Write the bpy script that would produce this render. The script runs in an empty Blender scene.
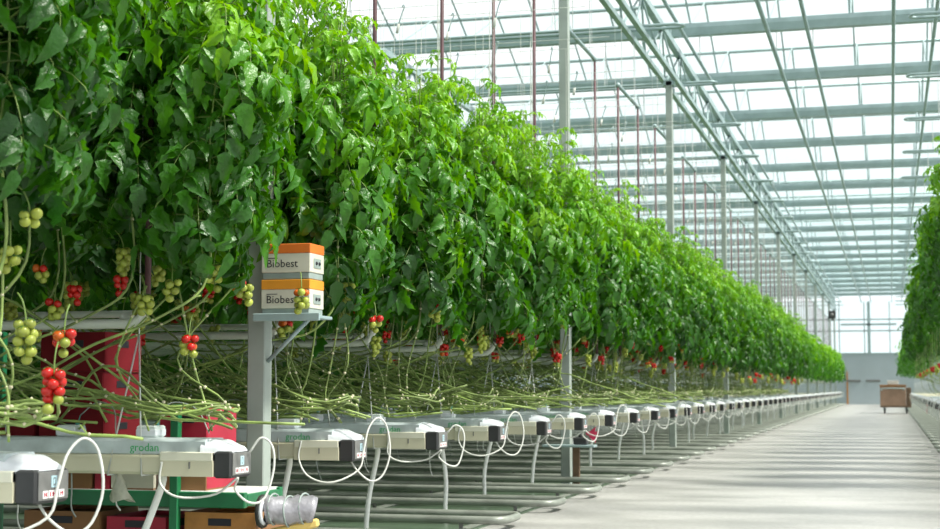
import bpy, math, random
import numpy as np
from mathutils import Vector, Matrix

random.seed(11)
rng = np.random.default_rng(11)
scene = bpy.context.scene
COL = scene.collection
PI = math.pi

# ------------------------------------------------------------------ materials
def new_mat(name):
    m = bpy.data.materials.new(name)
    m.use_nodes = True
    nt = m.node_tree
    nt.nodes.clear()
    return m, nt

def N(nt, kind, **kw):
    n = nt.nodes.new(kind)
    for k, v in kw.items():
        setattr(n, k, v)
    return n

def mat(name, col, rough=0.5, metal=0.0, spec=0.5, var=0.12, scale=14.0, bump=0.0, objvar=0.0, stretch=None, trans=0.0):
    """Principled surface whose colour wanders a little with a noise in object space."""
    m, nt = new_mat(name)
    out = N(nt, 'ShaderNodeOutputMaterial')
    p = N(nt, 'ShaderNodeBsdfPrincipled')
    p.inputs['Roughness'].default_value = rough
    p.inputs['Metallic'].default_value = metal
    p.inputs['Specular IOR Level'].default_value = spec
    tc = N(nt, 'ShaderNodeTexCoord')
    mp = N(nt, 'ShaderNodeMapping')
    if stretch:
        mp.inputs['Scale'].default_value = stretch
    nz = N(nt, 'ShaderNodeTexNoise')
    nz.inputs['Scale'].default_value = scale
    nz.inputs['Detail'].default_value = 4
    nt.links.new(tc.outputs['Object'], mp.inputs['Vector'])
    nt.links.new(mp.outputs['Vector'], nz.inputs['Vector'])
    rp = N(nt, 'ShaderNodeValToRGB')
    lo = [max(0, c * (1 - var)) for c in col]
    hi = [min(1, c * (1 + var)) for c in col]
    rp.color_ramp.elements[0].position = 0.3
    rp.color_ramp.elements[1].position = 0.7
    rp.color_ramp.elements[0].color = (*lo, 1)
    rp.color_ramp.elements[1].color = (*hi, 1)
    nt.links.new(nz.outputs['Fac'], rp.inputs['Fac'])
    last = rp.outputs['Color']
    if objvar:
        oi = N(nt, 'ShaderNodeObjectInfo')
        mr = N(nt, 'ShaderNodeMapRange')
        mr.inputs['To Min'].default_value = 1 - objvar
        mr.inputs['To Max'].default_value = 1 + objvar
        nt.links.new(oi.outputs['Random'], mr.inputs['Value'])
        hs = N(nt, 'ShaderNodeHueSaturation')
        nt.links.new(mr.outputs['Result'], hs.inputs['Value'])
        nt.links.new(last, hs.inputs['Color'])
        last = hs.outputs['Color']
    nt.links.new(last, p.inputs['Base Color'])
    if bump:
        b = N(nt, 'ShaderNodeBump')
        b.inputs['Strength'].default_value = bump
        b.inputs['Distance'].default_value = 0.01
        nt.links.new(nz.outputs['Fac'], b.inputs['Height'])
        nt.links.new(b.outputs['Normal'], p.inputs['Normal'])
    if trans:
        t = N(nt, 'ShaderNodeBsdfTranslucent')
        nt.links.new(last, t.inputs['Color'])
        mx = N(nt, 'ShaderNodeMixShader')
        mx.inputs['Fac'].default_value = trans
        nt.links.new(p.outputs['BSDF'], mx.inputs[1])
        nt.links.new(t.outputs['BSDF'], mx.inputs[2])
        nt.links.new(mx.outputs['Shader'], out.inputs['Surface'])
    else:
        nt.links.new(p.outputs['BSDF'], out.inputs['Surface'])
    return m

def leaf_material(name):
    """Old leaves deep green, young ones yellow green (the attribute 'age'), glossy above and letting light through."""
    m, nt = new_mat(name)
    out = N(nt, 'ShaderNodeOutputMaterial')
    at = N(nt, 'ShaderNodeAttribute', attribute_name='age')
    oi = N(nt, 'ShaderNodeObjectInfo')
    ad = N(nt, 'ShaderNodeMath', operation='MULTIPLY_ADD')
    ad.inputs[1].default_value = 0.22
    nt.links.new(oi.outputs['Random'], ad.inputs[0])
    nt.links.new(at.outputs['Fac'], ad.inputs[2])
    rp = N(nt, 'ShaderNodeValToRGB')
    cr = rp.color_ramp
    cr.elements[0].position = 0.0
    cr.elements[0].color = (0.012, 0.068, 0.008, 1)
    cr.elements[1].position = 1.0
    cr.elements[1].color = (0.21, 0.45, 0.012, 1)
    e = cr.elements.new(0.45); e.color = (0.050, 0.205, 0.008, 1)
    e = cr.elements.new(0.75); e.color = (0.125, 0.345, 0.008, 1)
    nt.links.new(ad.outputs[0], rp.inputs['Fac'])
    p = N(nt, 'ShaderNodeBsdfPrincipled')
    p.inputs['Roughness'].default_value = 0.36
    p.inputs['Specular IOR Level'].default_value = 0.55
    nt.links.new(rp.outputs['Color'], p.inputs['Base Color'])
    tc = N(nt, 'ShaderNodeTexCoord')
    nz = N(nt, 'ShaderNodeTexNoise')
    nz.inputs['Scale'].default_value = 55
    nt.links.new(tc.outputs['Object'], nz.inputs['Vector'])
    b = N(nt, 'ShaderNodeBump')
    b.inputs['Strength'].default_value = 0.45
    b.inputs['Distance'].default_value = 0.012
    nt.links.new(nz.outputs['Fac'], b.inputs['Height'])
    nt.links.new(b.outputs['Normal'], p.inputs['Normal'])
    t = N(nt, 'ShaderNodeBsdfTranslucent')
    hs = N(nt, 'ShaderNodeHueSaturation')
    hs.inputs['Hue'].default_value = 0.485
    hs.inputs['Saturation'].default_value = 1.1
    hs.inputs['Value'].default_value = 1.8
    nt.links.new(rp.outputs['Color'], hs.inputs['Color'])
    nt.links.new(hs.outputs['Color'], t.inputs['Color'])
    mx = N(nt, 'ShaderNodeMixShader')
    mx.inputs['Fac'].default_value = 0.34
    nt.links.new(p.outputs['BSDF'], mx.inputs[1])
    nt.links.new(t.outputs['BSDF'], mx.inputs[2])
    nt.links.new(mx.outputs['Shader'], out.inputs['Surface'])
    return m

def glass_material(name, tint=(0.95, 0.985, 0.98)):
    m, nt = new_mat(name)
    out = N(nt, 'ShaderNodeOutputMaterial')
    t = N(nt, 'ShaderNodeBsdfTransparent')
    t.inputs['Color'].default_value = (*tint, 1)
    g = N(nt, 'ShaderNodeBsdfGlossy')
    g.inputs['Roughness'].default_value = 0.08
    mx = N(nt, 'ShaderNodeMixShader')
    mx.inputs['Fac'].default_value = 0.05
    nt.links.new(t.outputs['BSDF'], mx.inputs[1])
    nt.links.new(g.outputs['BSDF'], mx.inputs[2])
    nt.links.new(mx.outputs['Shader'], out.inputs['Surface'])
    return m

def floor_material():
    m, nt = new_mat('pale_concrete')
    out = N(nt, 'ShaderNodeOutputMaterial')
    p = N(nt, 'ShaderNodeBsdfPrincipled')
    tc = N(nt, 'ShaderNodeTexCoord')
    big = N(nt, 'ShaderNodeTexNoise'); big.inputs['Scale'].default_value = 0.9; big.inputs['Detail'].default_value = 6
    mp = N(nt, 'ShaderNodeMapping'); mp.inputs['Scale'].default_value = (0.8, 1.7, 1)
    nt.links.new(tc.outputs['Object'], mp.inputs['Vector'])
    nt.links.new(mp.outputs['Vector'], big.inputs['Vector'])
    fine = N(nt, 'ShaderNodeTexNoise'); fine.inputs['Scale'].default_value = 22; fine.inputs['Detail'].default_value = 8
    nt.links.new(tc.outputs['Object'], fine.inputs['Vector'])
    r1 = N(nt, 'ShaderNodeValToRGB')
    r1.color_ramp.elements[0].position = 0.32; r1.color_ramp.elements[0].color = (0.30, 0.295, 0.285, 1)
    r1.color_ramp.elements[1].position = 0.62; r1.color_ramp.elements[1].color = (0.46, 0.45, 0.435, 1)
    nt.links.new(big.outputs['Fac'], r1.inputs['Fac'])
    mx = N(nt, 'ShaderNodeMixRGB', blend_type='MULTIPLY'); mx.inputs['Fac'].default_value = 0.55
    r2 = N(nt, 'ShaderNodeValToRGB')
    r2.color_ramp.elements[0].position = 0.35; r2.color_ramp.elements[0].color = (0.72, 0.72, 0.72, 1)
    r2.color_ramp.elements[1].position = 0.6; r2.color_ramp.elements[1].color = (1, 1, 1, 1)
    nt.links.new(fine.outputs['Fac'], r2.inputs['Fac'])
    nt.links.new(r1.outputs['Color'], mx.inputs['Color1'])
    nt.links.new(r2.outputs['Color'], mx.inputs['Color2'])
    nt.links.new(mx.outputs['Color'], p.inputs['Base Color'])
    rr = N(nt, 'ShaderNodeMapRange'); rr.inputs['To Min'].default_value = 0.30; rr.inputs['To Max'].default_value = 0.55
    nt.links.new(big.outputs['Fac'], rr.inputs['Value'])
    nt.links.new(rr.outputs['Result'], p.inputs['Roughness'])
    b = N(nt, 'ShaderNodeBump'); b.inputs['Strength'].default_value = 0.15; b.inputs['Distance'].default_value = 0.01
    nt.links.new(fine.outputs['Fac'], b.inputs['Height'])
    nt.links.new(b.outputs['Normal'], p.inputs['Normal'])
    nt.links.new(p.outputs['BSDF'], out.inputs['Surface'])
    return m

M = dict(
    leaf=leaf_material('tomato_leaf'),
    glass=glass_material('roof_glass'),
    floor=floor_material(),
    film=mat('ground_film', (0.085, 0.13, 0.085), 0.30, spec=0.5, var=0.25, scale=2.5, bump=0.2, stretch=(0.5, 3, 1)),
    stem=mat('green_stem', (0.19, 0.29, 0.065), 0.5, var=0.3, scale=9, trans=0.08),
    old_stem=mat('pale_old_vine', (0.20, 0.275, 0.075), 0.5, var=0.5, scale=9, objvar=0.35),
    node=mat('leaf_scar', (0.62, 0.58, 0.40), 0.7, var=0.2),
    cream=mat('cream_coated_steel', (0.66, 0.63, 0.47), 0.42, var=0.05, scale=4),
    sleeve=mat('pale_cream_sleeve', (0.74, 0.73, 0.60), 0.4, var=0.05, scale=5),
    bagfilm=mat('grey_white_bag_film', (0.50, 0.57, 0.58), 0.35, var=0.18, scale=9, bump=0.4),
    whitefilm=mat('white_plastic_film', (0.66, 0.69, 0.73), 0.3, var=0.08, scale=12, bump=0.5),
    black=mat('charcoal_plastic', (0.035, 0.036, 0.038), 0.45, var=0.2),
    capface=mat('grey_plastic', (0.16, 0.16, 0.155), 0.5, var=0.2, scale=20),
    paleblue=mat('pale_blue_print', (0.45, 0.66, 0.75), 0.5, var=0.05),
    white=mat('white_plastic', (0.78, 0.78, 0.76), 0.4, var=0.05),
    sticker=mat('white_sticker', (0.85, 0.83, 0.83), 0.5, var=0.04),
    redprint=mat('red_print', (0.55, 0.03, 0.06), 0.5, var=0.1),
    greenprint=mat('green_print', (0.02, 0.36, 0.10), 0.5, var=0.05),
    blackprint=mat('dark_print', (0.012, 0.012, 0.018), 0.5, var=0.1),
    hose=mat('white_hose', (0.66, 0.67, 0.63), 0.4, var=0.08),
    greyhose=mat('grey_tube', (0.30, 0.33, 0.31), 0.5, var=0.1),
    drain=mat('white_drain_pipe', (0.86, 0.87, 0.84), 0.4, var=0.06),
    wire=mat('galvanised_wire', (0.60, 0.62, 0.60), 0.4, metal=0.3, var=0.1),
    string=mat('white_twine', (0.62, 0.62, 0.58), 0.8, var=0.1),
    pipe=mat('white_painted_pipe', (0.70, 0.73, 0.66), 0.4, var=0.08, scale=3),
    rust=mat('rust_red_hose', (0.10, 0.042, 0.050), 0.55, var=0.3, scale=10),
    rail=mat('steel_rail', (0.27, 0.29, 0.255), 0.42, metal=0.25, var=0.2, scale=6),
    column=mat('column_paint', (0.33, 0.375, 0.345), 0.5, var=0.12, scale=5),
    galv=mat('galvanised_steel', (0.33, 0.43, 0.44), 0.42, metal=0.25, var=0.1, scale=5),
    alu=mat('aluminium_bar', (0.34, 0.43, 0.44), 0.4, metal=0.3, var=0.08, scale=5),
    panel=mat('end_wall_panel', (0.36, 0.42, 0.45), 0.5, var=0.04, scale=1),
    cardboard=mat('brown_cardboard', (0.26, 0.13, 0.055), 0.8, var=0.15, scale=4),
    cartbrown=mat('cart_brown', (0.30, 0.19, 0.13), 0.7, var=0.15, scale=3),
    redbox=mat('red_printed_carton', (0.38, 0.010, 0.035), 0.5, var=0.12, scale=6),
    shaded_red=mat('shaded_red_carton', (0.17, 0.010, 0.016), 0.8, spec=0.2, var=0.15, scale=5),  # carton red with the shade among the rows painted into its colour
    whitebox=mat('white_carton', (0.62, 0.60, 0.50), 0.7, var=0.1, scale=6),
    orangebox=mat('orange_print', (0.75, 0.30, 0.02), 0.6, var=0.12, scale=6),
    orangered=mat('orange_red_print', (0.70, 0.17, 0.02), 0.6, var=0.12, scale=6),
    hivegrey=mat('hive_grey', (0.30, 0.36, 0.34), 0.5, var=0.1),
    trolley=mat('green_steel', (0.008, 0.155, 0.055), 0.4, var=0.15, scale=6),
    mesh=mat('white_mesh_mat', (0.62, 0.64, 0.62), 0.6, var=0.15, scale=40, bump=0.6),
    foil=mat('silver_wrap', (0.36, 0.35, 0.385), 0.28, metal=0.35, var=0.22, scale=18, bump=0.7),
    foildark=mat('dark_rubber', (0.03, 0.033, 0.03), 0.5, var=0.2),
    foam=mat('yellow_foam', (0.72, 0.52, 0.16), 0.7, var=0.1),
    bag=mat('clear_plastic_bag', (0.62, 0.62, 0.52), 0.25, var=0.15, scale=25, bump=0.7, trans=0.35),
    tom_red=mat('ripe_tomato', (0.60, 0.018, 0.012), 0.25, var=0.15, scale=20, objvar=0.12, trans=0.08),
    tom_orange=mat('orange_tomato', (0.62, 0.13, 0.015), 0.25, var=0.25, scale=20, trans=0.08),
    tom_green=mat('unripe_tomato', (0.40, 0.46, 0.075), 0.28, var=0.22, scale=16, objvar=0.15, trans=0.12),
    calyx=mat('calyx_green', (0.05, 0.16, 0.03), 0.6, var=0.2),
    block=mat('propagation_block', (0.62, 0.68, 0.66), 0.5, var=0.12, scale=15),
    teal=mat('teal_drip_peg', (0.06, 0.30, 0.25), 0.4, var=0.1),
    pink=mat('pink_ribbon', (0.80, 0.06, 0.16), 0.5, var=0.1),
    redtag=mat('red_tag', (0.75, 0.02, 0.04), 0.5, var=0.1),
    rustiron=mat('rusty_iron', (0.14, 0.085, 0.05), 0.7, var=0.3, scale=12),
    orangewood=mat('orange_timber', (0.45, 0.20, 0.05), 0.6, var=0.15),
)

# ------------------------------------------------------------------ mesh builder
class MB:
    def __init__(self):
        self.v = []; self.f = []; self.m = []; self.s = []; self.mats = []; self.n = 0; self.age = []
    def mi(self, m):
        if m not in self.mats:
            self.mats.append(m)
        return self.mats.index(m)
    def add(self, verts, faces, m, smooth=False, age=None):
        i = self.mi(m); b = self.n
        verts = np.asarray(verts, float).reshape(-1, 3)
        self.v.append(verts); self.n += len(verts)
        self.age.append(np.full(len(verts), 0.0 if age is None else age))
        for f in faces:
            self.f.append([b + k for k in f]); self.m.append(i); self.s.append(smooth)
        return self
    def box(self, lo, hi, m, bev=0.0):
        x0, y0, z0 = lo; x1, y1, z1 = hi
        if bev <= 0:
            v = [(x0,y0,z0),(x1,y0,z0),(x1,y1,z0),(x0,y1,z0),(x0,y0,z1),(x1,y0,z1),(x1,y1,z1),(x0,y1,z1)]
            f = [(3,2,1,0),(4,5,6,7),(0,1,5,4),(1,2,6,5),(2,3,7,6),(3,0,4,7)]
            return self.add(v, f, m)
        b = min(bev, (x1-x0)/2.1, (y1-y0)/2.1, (z1-z0)/2.1)
        def ring(z, k):
            a = b if k else 0
            X0, X1, Y0, Y1 = x0+a, x1-a, y0+a, y1-a
            c = b
            return [(X0+c,Y0,z),(X1-c,Y0,z),(X1,Y0+c,z),(X1,Y1-c,z),(X1-c,Y1,z),(X0+c,Y1,z),(X0,Y1-c,z),(X0,Y0+c,z)]
        v = ring(z0,1) + ring(z0+b,0) + ring(z1-b,0) + ring(z1,1)
        f = [tuple(range(7,-1,-1)), tuple(range(24,32))]
        for r in range(3):
            for k in range(8):
                f.append((r*8+k, r*8+(k+1)%8, (r+1)*8+(k+1)%8, (r+1)*8+k))
        return self.add(v, f, m)
    def tube(self, pts, r, m, sides=6, smooth=True, caps=True, closed=False):
        pts = np.asarray(pts, float); n = len(pts)
        rad = np.full(n, r) if np.isscalar(r) else np.asarray(r, float)
        if closed:
            t = np.roll(pts, -1, 0) - np.roll(pts, 1, 0)
        else:
            t = np.gradient(pts, axis=0)
        t /= np.maximum(np.linalg.norm(t, axis=1, keepdims=True), 1e-9)
        ref = np.array([0, 0, 1.0]) if abs(t[0][2]) < 0.9 else np.array([1.0, 0, 0])
        u = np.cross(t[0], ref); u /= np.linalg.norm(u)
        vs = []
        for i in range(n):
            u = u - t[i] * np.dot(u, t[i]); u /= max(np.linalg.norm(u), 1e-9)
            w = np.cross(t[i], u)
            for k in range(sides):
                a = 2*PI*k/sides
                vs.append(pts[i] + rad[i]*(math.cos(a)*u + math.sin(a)*w))
        f = []
        for i in range(n if closed else n-1):
            j = (i+1) % n
            for k in range(sides):
                f.append((i*sides+k, i*sides+(k+1)%sides, j*sides+(k+1)%sides, j*sides+k))
        if caps and not closed:
            f.append(tuple(range(sides-1,-1,-1))); f.append(tuple((n-1)*sides+k for k in range(sides)))
        return self.add(vs, f, m, smooth)
    def bar(self, a, b, r, m, sides=6):
        return self.tube([a, b], r, m, sides, smooth=sides > 4)
    def ball(self, c, r, m, seg=8, rings=6, sq=1.0):
        v = [(c[0], c[1], c[2]-r*sq)]; f = []
        for i in range(1, rings):
            a = -PI/2 + PI*i/rings
            for k in range(seg):
                b = 2*PI*k/seg
                v.append((c[0]+r*math.cos(a)*math.cos(b), c[1]+r*math.cos(a)*math.sin(b), c[2]+r*sq*math.sin(a)))
        v.append((c[0], c[1], c[2]+r*sq))
        for k in range(seg):
            f.append((0, 1+(k+1)%seg, 1+k))
            for i in range(rings-2):
                o = 1+i*seg
                f.append((o+k, o+(k+1)%seg, o+seg+(k+1)%seg, o+seg+k))
            o = 1+(rings-2)*seg
            f.append((o+k, o+(k+1)%seg, len(v)-1))
        return self.add(v, f, m, True)
    def prism(self, prof, x0, x1, m):
        """profile in (y, z), run along x"""
        n = len(prof)
        v = [(x0, y, z) for y, z in prof] + [(x1, y, z) for y, z in prof]
        f = [(k, (k+1)%n, n+(k+1)%n, n+k) for k in range(n)]
        f += [tuple(range(n-1,-1,-1)), tuple(range(n, 2*n))]
        return self.add(v, f, m)
    def data(self, name, age=False):
        me = bpy.data.meshes.new(name)
        V = np.concatenate(self.v) if self.v else np.zeros((0, 3))
        me.from_pydata(V.tolist(), [], self.f)
        for m in self.mats:
            me.materials.append(m)
        me.polygons.foreach_set('material_index', self.m)
        me.polygons.foreach_set('use_smooth', self.s)
        if age:
            at = me.attributes.new('age', 'FLOAT', 'POINT')
            at.data.foreach_set('value', np.concatenate(self.age).astype(np.float32))
        me.update()
        return me
    def build(self, name, parent=None, loc=(0,0,0), rot=(0,0,0), age=False):
        return put(name, self.data(name, age), parent, loc, rot)

def put(name, data, parent=None, loc=(0,0,0), rot=(0,0,0)):
    o = bpy.data.objects.new(name, data)
    COL.objects.link(o)
    o.location = loc; o.rotation_euler = rot
    if parent is not None:
        o.parent = parent
    return o

def empty(name, loc=(0,0,0), rz=0.0):
    o = bpy.data.objects.new(name, None)
    o.empty_display_size = 0.1
    COL.objects.link(o)
    o.location = loc; o.rotation_euler = (0, 0, rz)
    return o

def tag(o, label=None, cat=None, group=None, kind=None):
    if label: o['label'] = label
    if cat: o['category'] = cat
    if group: o['group'] = group
    if kind: o['kind'] = kind
    return o

def copy_tree(o, parent=None):
    c = o.copy(); COL.objects.link(c)
    if parent is not None:
        c.parent = parent
    for ch in [x for x in o.children]:
        copy_tree(ch, c)
    return c

def smooth_path(ctrl, n):
    P = np.asarray(ctrl, float)
    P = np.vstack([2*P[0]-P[1], P, 2*P[-1]-P[-2]])
    out = []
    segs = len(P)-3
    for t in np.linspace(0, segs-1e-6, n):
        i = int(t); u = t-i
        p0, p1, p2, p3 = P[i:i+4]
        out.append(0.5*((2*p1)+(-p0+p2)*u+(2*p0-5*p1+4*p2-p3)*u*u+(-p0+3*p1-3*p2+p3)*u**3))
    return np.array(out)

def wobble(P, R, amp=0.016):
    t = np.linspace(0, 1, len(P))
    for k in (1, 2):
        P[:, k] += amp*np.sin(t*R.uniform(18, 30)+R.uniform(0, 6))*np.minimum(1, 8*t)*np.minimum(1, 8*(1-t)) + 0.5*amp*np.sin(t*R.uniform(40, 60)+R.uniform(0, 6))*np.minimum(1, 8*(1-t))
    return P

def text_mesh(txt, size, depth=0.0006):
    cu = bpy.data.curves.new('lettering', 'FONT')
    cu.body = txt; cu.size = size; cu.extrude = depth
    cu.align_x = 'CENTER'; cu.align_y = 'CENTER'
    cu.resolution_u = 2
    o = bpy.data.objects.new('lettering', cu)
    COL.objects.link(o)
    bpy.context.view_layer.update()
    me = bpy.data.meshes.new_from_object(o.evaluated_get(bpy.context.evaluated_depsgraph_get()))
    me.name = 'lettering'
    bpy.data.objects.remove(o); bpy.data.curves.remove(cu)
    me.materials.clear()
    return me

ONES = ['', 'first', 'second', 'third', 'fourth', 'fifth', 'sixth', 'seventh', 'eighth', 'ninth', 'tenth', 'eleventh', 'twelfth', 'thirteenth',
        'fourteenth', 'fifteenth', 'sixteenth', 'seventeenth', 'eighteenth', 'nineteenth']
TENS = {2: 'twent', 3: 'thirt', 4: 'fort', 5: 'fift', 6: 'sixt'}
def ordinal(n):
    if n < 20: return ONES[n]
    t, u = divmod(n, 10)
    return TENS[t] + ('ieth' if u == 0 else 'y-' + ONES[u])

# ------------------------------------------------------------------ layout numbers (metres; camera stands at x = 0, y = 0)
ROW0, PITCH, NROWS = 4.76, 1.6, 56
XL, XR = -2.84, 0.80            # aisle ends of the gutters, one bank and the other
COLX, COL0, COLP = -3.235, 7.47, 7.9
RISX = -3.33
END = 96.0
GUT_B, GUT_T, SLAB_T = 0.61, 0.70, 0.775
def row_y(n): return ROW0 + PITCH*n

# ------------------------------------------------------------------ the setting
fb = MB(); fb.box((-2.85, -12, -0.2), (0.86, END+2, 0.0), M['floor'])
tag(fb.build('floor'), 'pale worn concrete aisle running to the end wall', 'floor', kind='structure')
fb = MB(); fb.box((-34, -12, -0.2), (-2.85, END+2, -0.004), M['film']); fb.box((0.86, -12, -0.2), (14, END+2, -0.004), M['film'])
tag(fb.build('floor_film'), 'grey green ground film under the plant rows', 'floor', kind='structure')

w = MB()
w.box((-34, END, 0), (14, END+0.12, 3.05), M['panel'])
tag(w.build('wall_back'), 'blue grey panelled end wall beneath the glazing', 'wall', kind='structure')
w = MB(); w.box((-34.12, -12, 0), (-34, END+0.12, 3.05), M['panel'])
tag(w.build('wall_left'), 'blue grey panelled side wall beyond the far ends of the rows', 'wall', kind='structure')
tr = MB(); tr.box((-34, END-0.03, 3.05), (14, END+0.15, 3.15), M['alu'])
tag(tr.build('trim_1'), 'pale sill rail along the top of the end wall', 'trim', kind='structure')
tr = MB()
for x in np.arange(-30, 14, 1.5):
    tr.box((x-0.03, END, 3.15), (x+0.03, END+0.1, 6.3), M['alu'])
for z in (4.5, 5.2):
    tr.box((-34, END, z-0.04), (14, END+0.1, z+0.04), M['alu'])
tr.box((-1.32, END-0.1, 3.15), (-1.14, END, 6.3), M['alu'])
tr.box((-2.9, END-0.1, 4.83), (0.4, END, 4.95), M['alu'])
wf = tr.build('window_1')
tag(wf, 'glazed upper end wall with pale mullions', 'window', kind='structure')
g = MB(); g.box((-34, END+0.045, 3.15), (14, END+0.055, 6.4), M['glass']); g.build('pane', wf)
d = MB()
d.box((-2.62, END-0.05, 0), (-2.54, END, 2.0), M['orangewood'])
tag(d.build('trim_2'), 'orange timber post at the foot of the end wall', 'trim', kind='structure')
for i, x in enumerate((-2.2, -1.05)):
    h = MB(); h.box((x-0.42, END-0.06, 1.38), (x+0.42, END, 1.50), M['capface'], 0.01)
    tag(h.build('trim_%d' % (i+3)), ('dark rail nearer the orange post on the end wall', 'dark rail in the middle of the end wall')[i], 'trim', kind='structure')

# roof: ridges across the aisle, one every 4 m, over beams every 4 m
GZ, RZ = 6.80, 7.75
gl = MB(); bars = MB()
ys = np.arange(-7.8, END+4, 4.0)
for y in ys:
    y1 = min(y+4, END+0.1)
    gl.add([(-34,y,GZ+0.06),(14,y,GZ+0.06),(14,y+2,RZ),(-34,y+2,RZ)], [(0,1,2,3)], M['glass'])
    gl.add([(-34,y+2,RZ),(14,y+2,RZ),(14,y+4,GZ+0.06),(-34,y+4,GZ+0.06)], [(0,1,2,3)], M['glass'])
    for x in np.arange(-33, 14, 1.25):
        bars.bar((x,y,GZ+0.05),(x,y+2,RZ-0.01), 0.016, M['alu'], 4)
        bars.bar((x,y+2,RZ-0.01),(x,y+4,GZ+0.05), 0.016, M['alu'], 4)
tag(gl.build('ceiling'), 'clear ridged glass greenhouse roof', 'ceiling', kind='structure')
tag(bars.build('ceiling_bars'), 'thin pale glazing bars under the roof glass', 'ceiling', kind='structure')
rb = MB(); rb.prism([(-0.11,0),(-0.08,-0.12),(0.08,-0.12),(0.11,0),(0.11,0.07),(-0.11,0.07)], -34, 14, M['galv'])
rbd = rb.data('roof_beam')
rg = MB(); rg.bar((-34,0,0),(14,0,0), 0.035, M['alu'], 6); rgd = rg.data('ridge_beam')
for i, y in enumerate(ys):
    tag(put('roof_beam', rbd, None, (0, y, GZ)), 'galvanised roof gutter beam, %s along the aisle' % ordinal(i+1), 'beam', kind='structure')
    tag(put('ridge_beam', rgd, None, (0, y+2, RZ-0.03)), 'slim ridge beam, %s along the aisle' % ordinal(i+1), 'beam', kind='structure')

# lattice girders along the aisle and their columns
GB, GT = 5.80, 6.45
def girder(x):
    g = MB()
    for dx in (-0.10, 0.10):
        g.box((x+dx-0.035, -8, GB-0.035), (x+dx+0.035, END, GB+0.035), M['galv'])
    g.box((x-0.05, -8, GT-0.05), (x+0.05, END, GT+0.05), M['galv'])
    k = 0
    y = -8.44
    while y < END-1:
        for dx in (-0.10, 0.10):
            g.bar((x+dx, y, GB), (x, y+1.0, GT), 0.016, M['galv'], 5)
            g.bar((x, y+1.0, GT), (x+dx, y+2.0, GB), 0.016, M['galv'], 5)
        y += 2.0
    return g.build('girder_beam')
tag(girder(COLX), 'lattice girder over the column line beside the aisle', 'girder', kind='structure')
tag(girder(COLX-4.6), 'lattice girder over the plants farther from the aisle', 'girder', kind='structure')
tag(girder(COLX+8.4), 'lattice girder over the rows across the aisle', 'girder', kind='structure')
cb = MB(); cb.box((-0.05,-0.05,0),(0.05,0.05,GB-0.03), M['column'], 0.006); cb.box((-0.11,-0.11,0),(0.11,0.11,0.012), M['galv'])
cb.box((-0.09,-0.05,GT-0.75),(0.09,0.05,GT-0.66), M['galv'])
cb.box((-0.04,-0.04,GT+0.05),(0.04,0.04,GZ-0.12), M['galv'])
cbd = cb.data('column')
cy = [COL0+COLP*k for k in range(12)]
for k, y in enumerate(cy):
    tag(put('column', cbd, None, (COLX, y, 0)), 'square greenhouse column, %s along the aisle' % ordinal(k+1), 'column', kind='structure')
    if k < 7:
        tag(put('column', cbd, None, (COLX-4.6, y, 0)), 'square greenhouse column deep among the plants, %s' % ordinal(k+1), 'column', kind='structure')

# long thin rails hung along the aisle below the beams
for i, (x, z, r) in enumerate([(-2.86,6.25,0.028),(-1.64,6.25,0.035),(-1.07,6.25,0.030),(0.15,6.25,0.028),(0.73,6.25,0.028)]):
    b = MB(); b.bar((x,-8,z),(x,END,z), r, M['galv'], 8)
    for y in ys[::2]:
        b.bar((x, y, z), (x, y, GZ-0.11), 0.008, M['wire'], 4)
    tag(b.build('ceiling_rail'), 'thin steel rail under the roof along the aisle, %s of five' % ordinal(i+1), 'rail', kind='structure')

# hairpin pipes under the beams, over each bank of plants
def hairpin(x0, x1):
    b = MB(); r = 0.022
    s = 1 if x0 > x1 else -1
    pts = [(x1, -0.11, 0), (x0 - s*0.11, -0.11, 0)]
    for a in np.linspace(-PI/2, PI/2, 9)[1:-1]:
        pts.append((x0 - s*0.11 + s*0.11*math.cos(a), 0.11*math.sin(a), 0))
    pts += [(x0 - s*0.11, 0.11, 0), (x1, 0.11, 0)]
    b.tube(pts, r, M['galv'], 7)
    for x in np.arange(min(x0,x1)+0.6, max(x0,x1), 3.0):
        b.bar((x, -0.11, 0), (x, 0.0, GZ-5.9-0.125), 0.006, M['wire'], 4)
        b.bar((x, 0.11, 0), (x, 0.0, GZ-5.9-0.125), 0.006, M['wire'], 4)
    return b.data('overhead_pipe_loop')
hl, hr = hairpin(-2.60, -14), hairpin(0.35, 9)
for i, y in enumerate(ys[5:]):
    if y > END-2: continue
    tag(put('overhead_pipe_loop', hl, None, (0, y, 5.9)), 'hairpin pipe hung under %s roof beam, ending over the long plant bank' % ordinal(i+6), 'pipe', 'hairpin pipes under the roof')
    tag(put('overhead_pipe_loop', hr, None, (0, y+0.3, 5.9)), 'hairpin pipe hung under %s roof beam, ending over the bank across the aisle' % ordinal(i+6), 'pipe', 'hairpin pipes under the roof')

# ------------------------------------------------------------------ leaves and vines
def unit(v):
    v = np.asarray(v, float); return v/max(np.linalg.norm(v), 1e-9)

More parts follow.
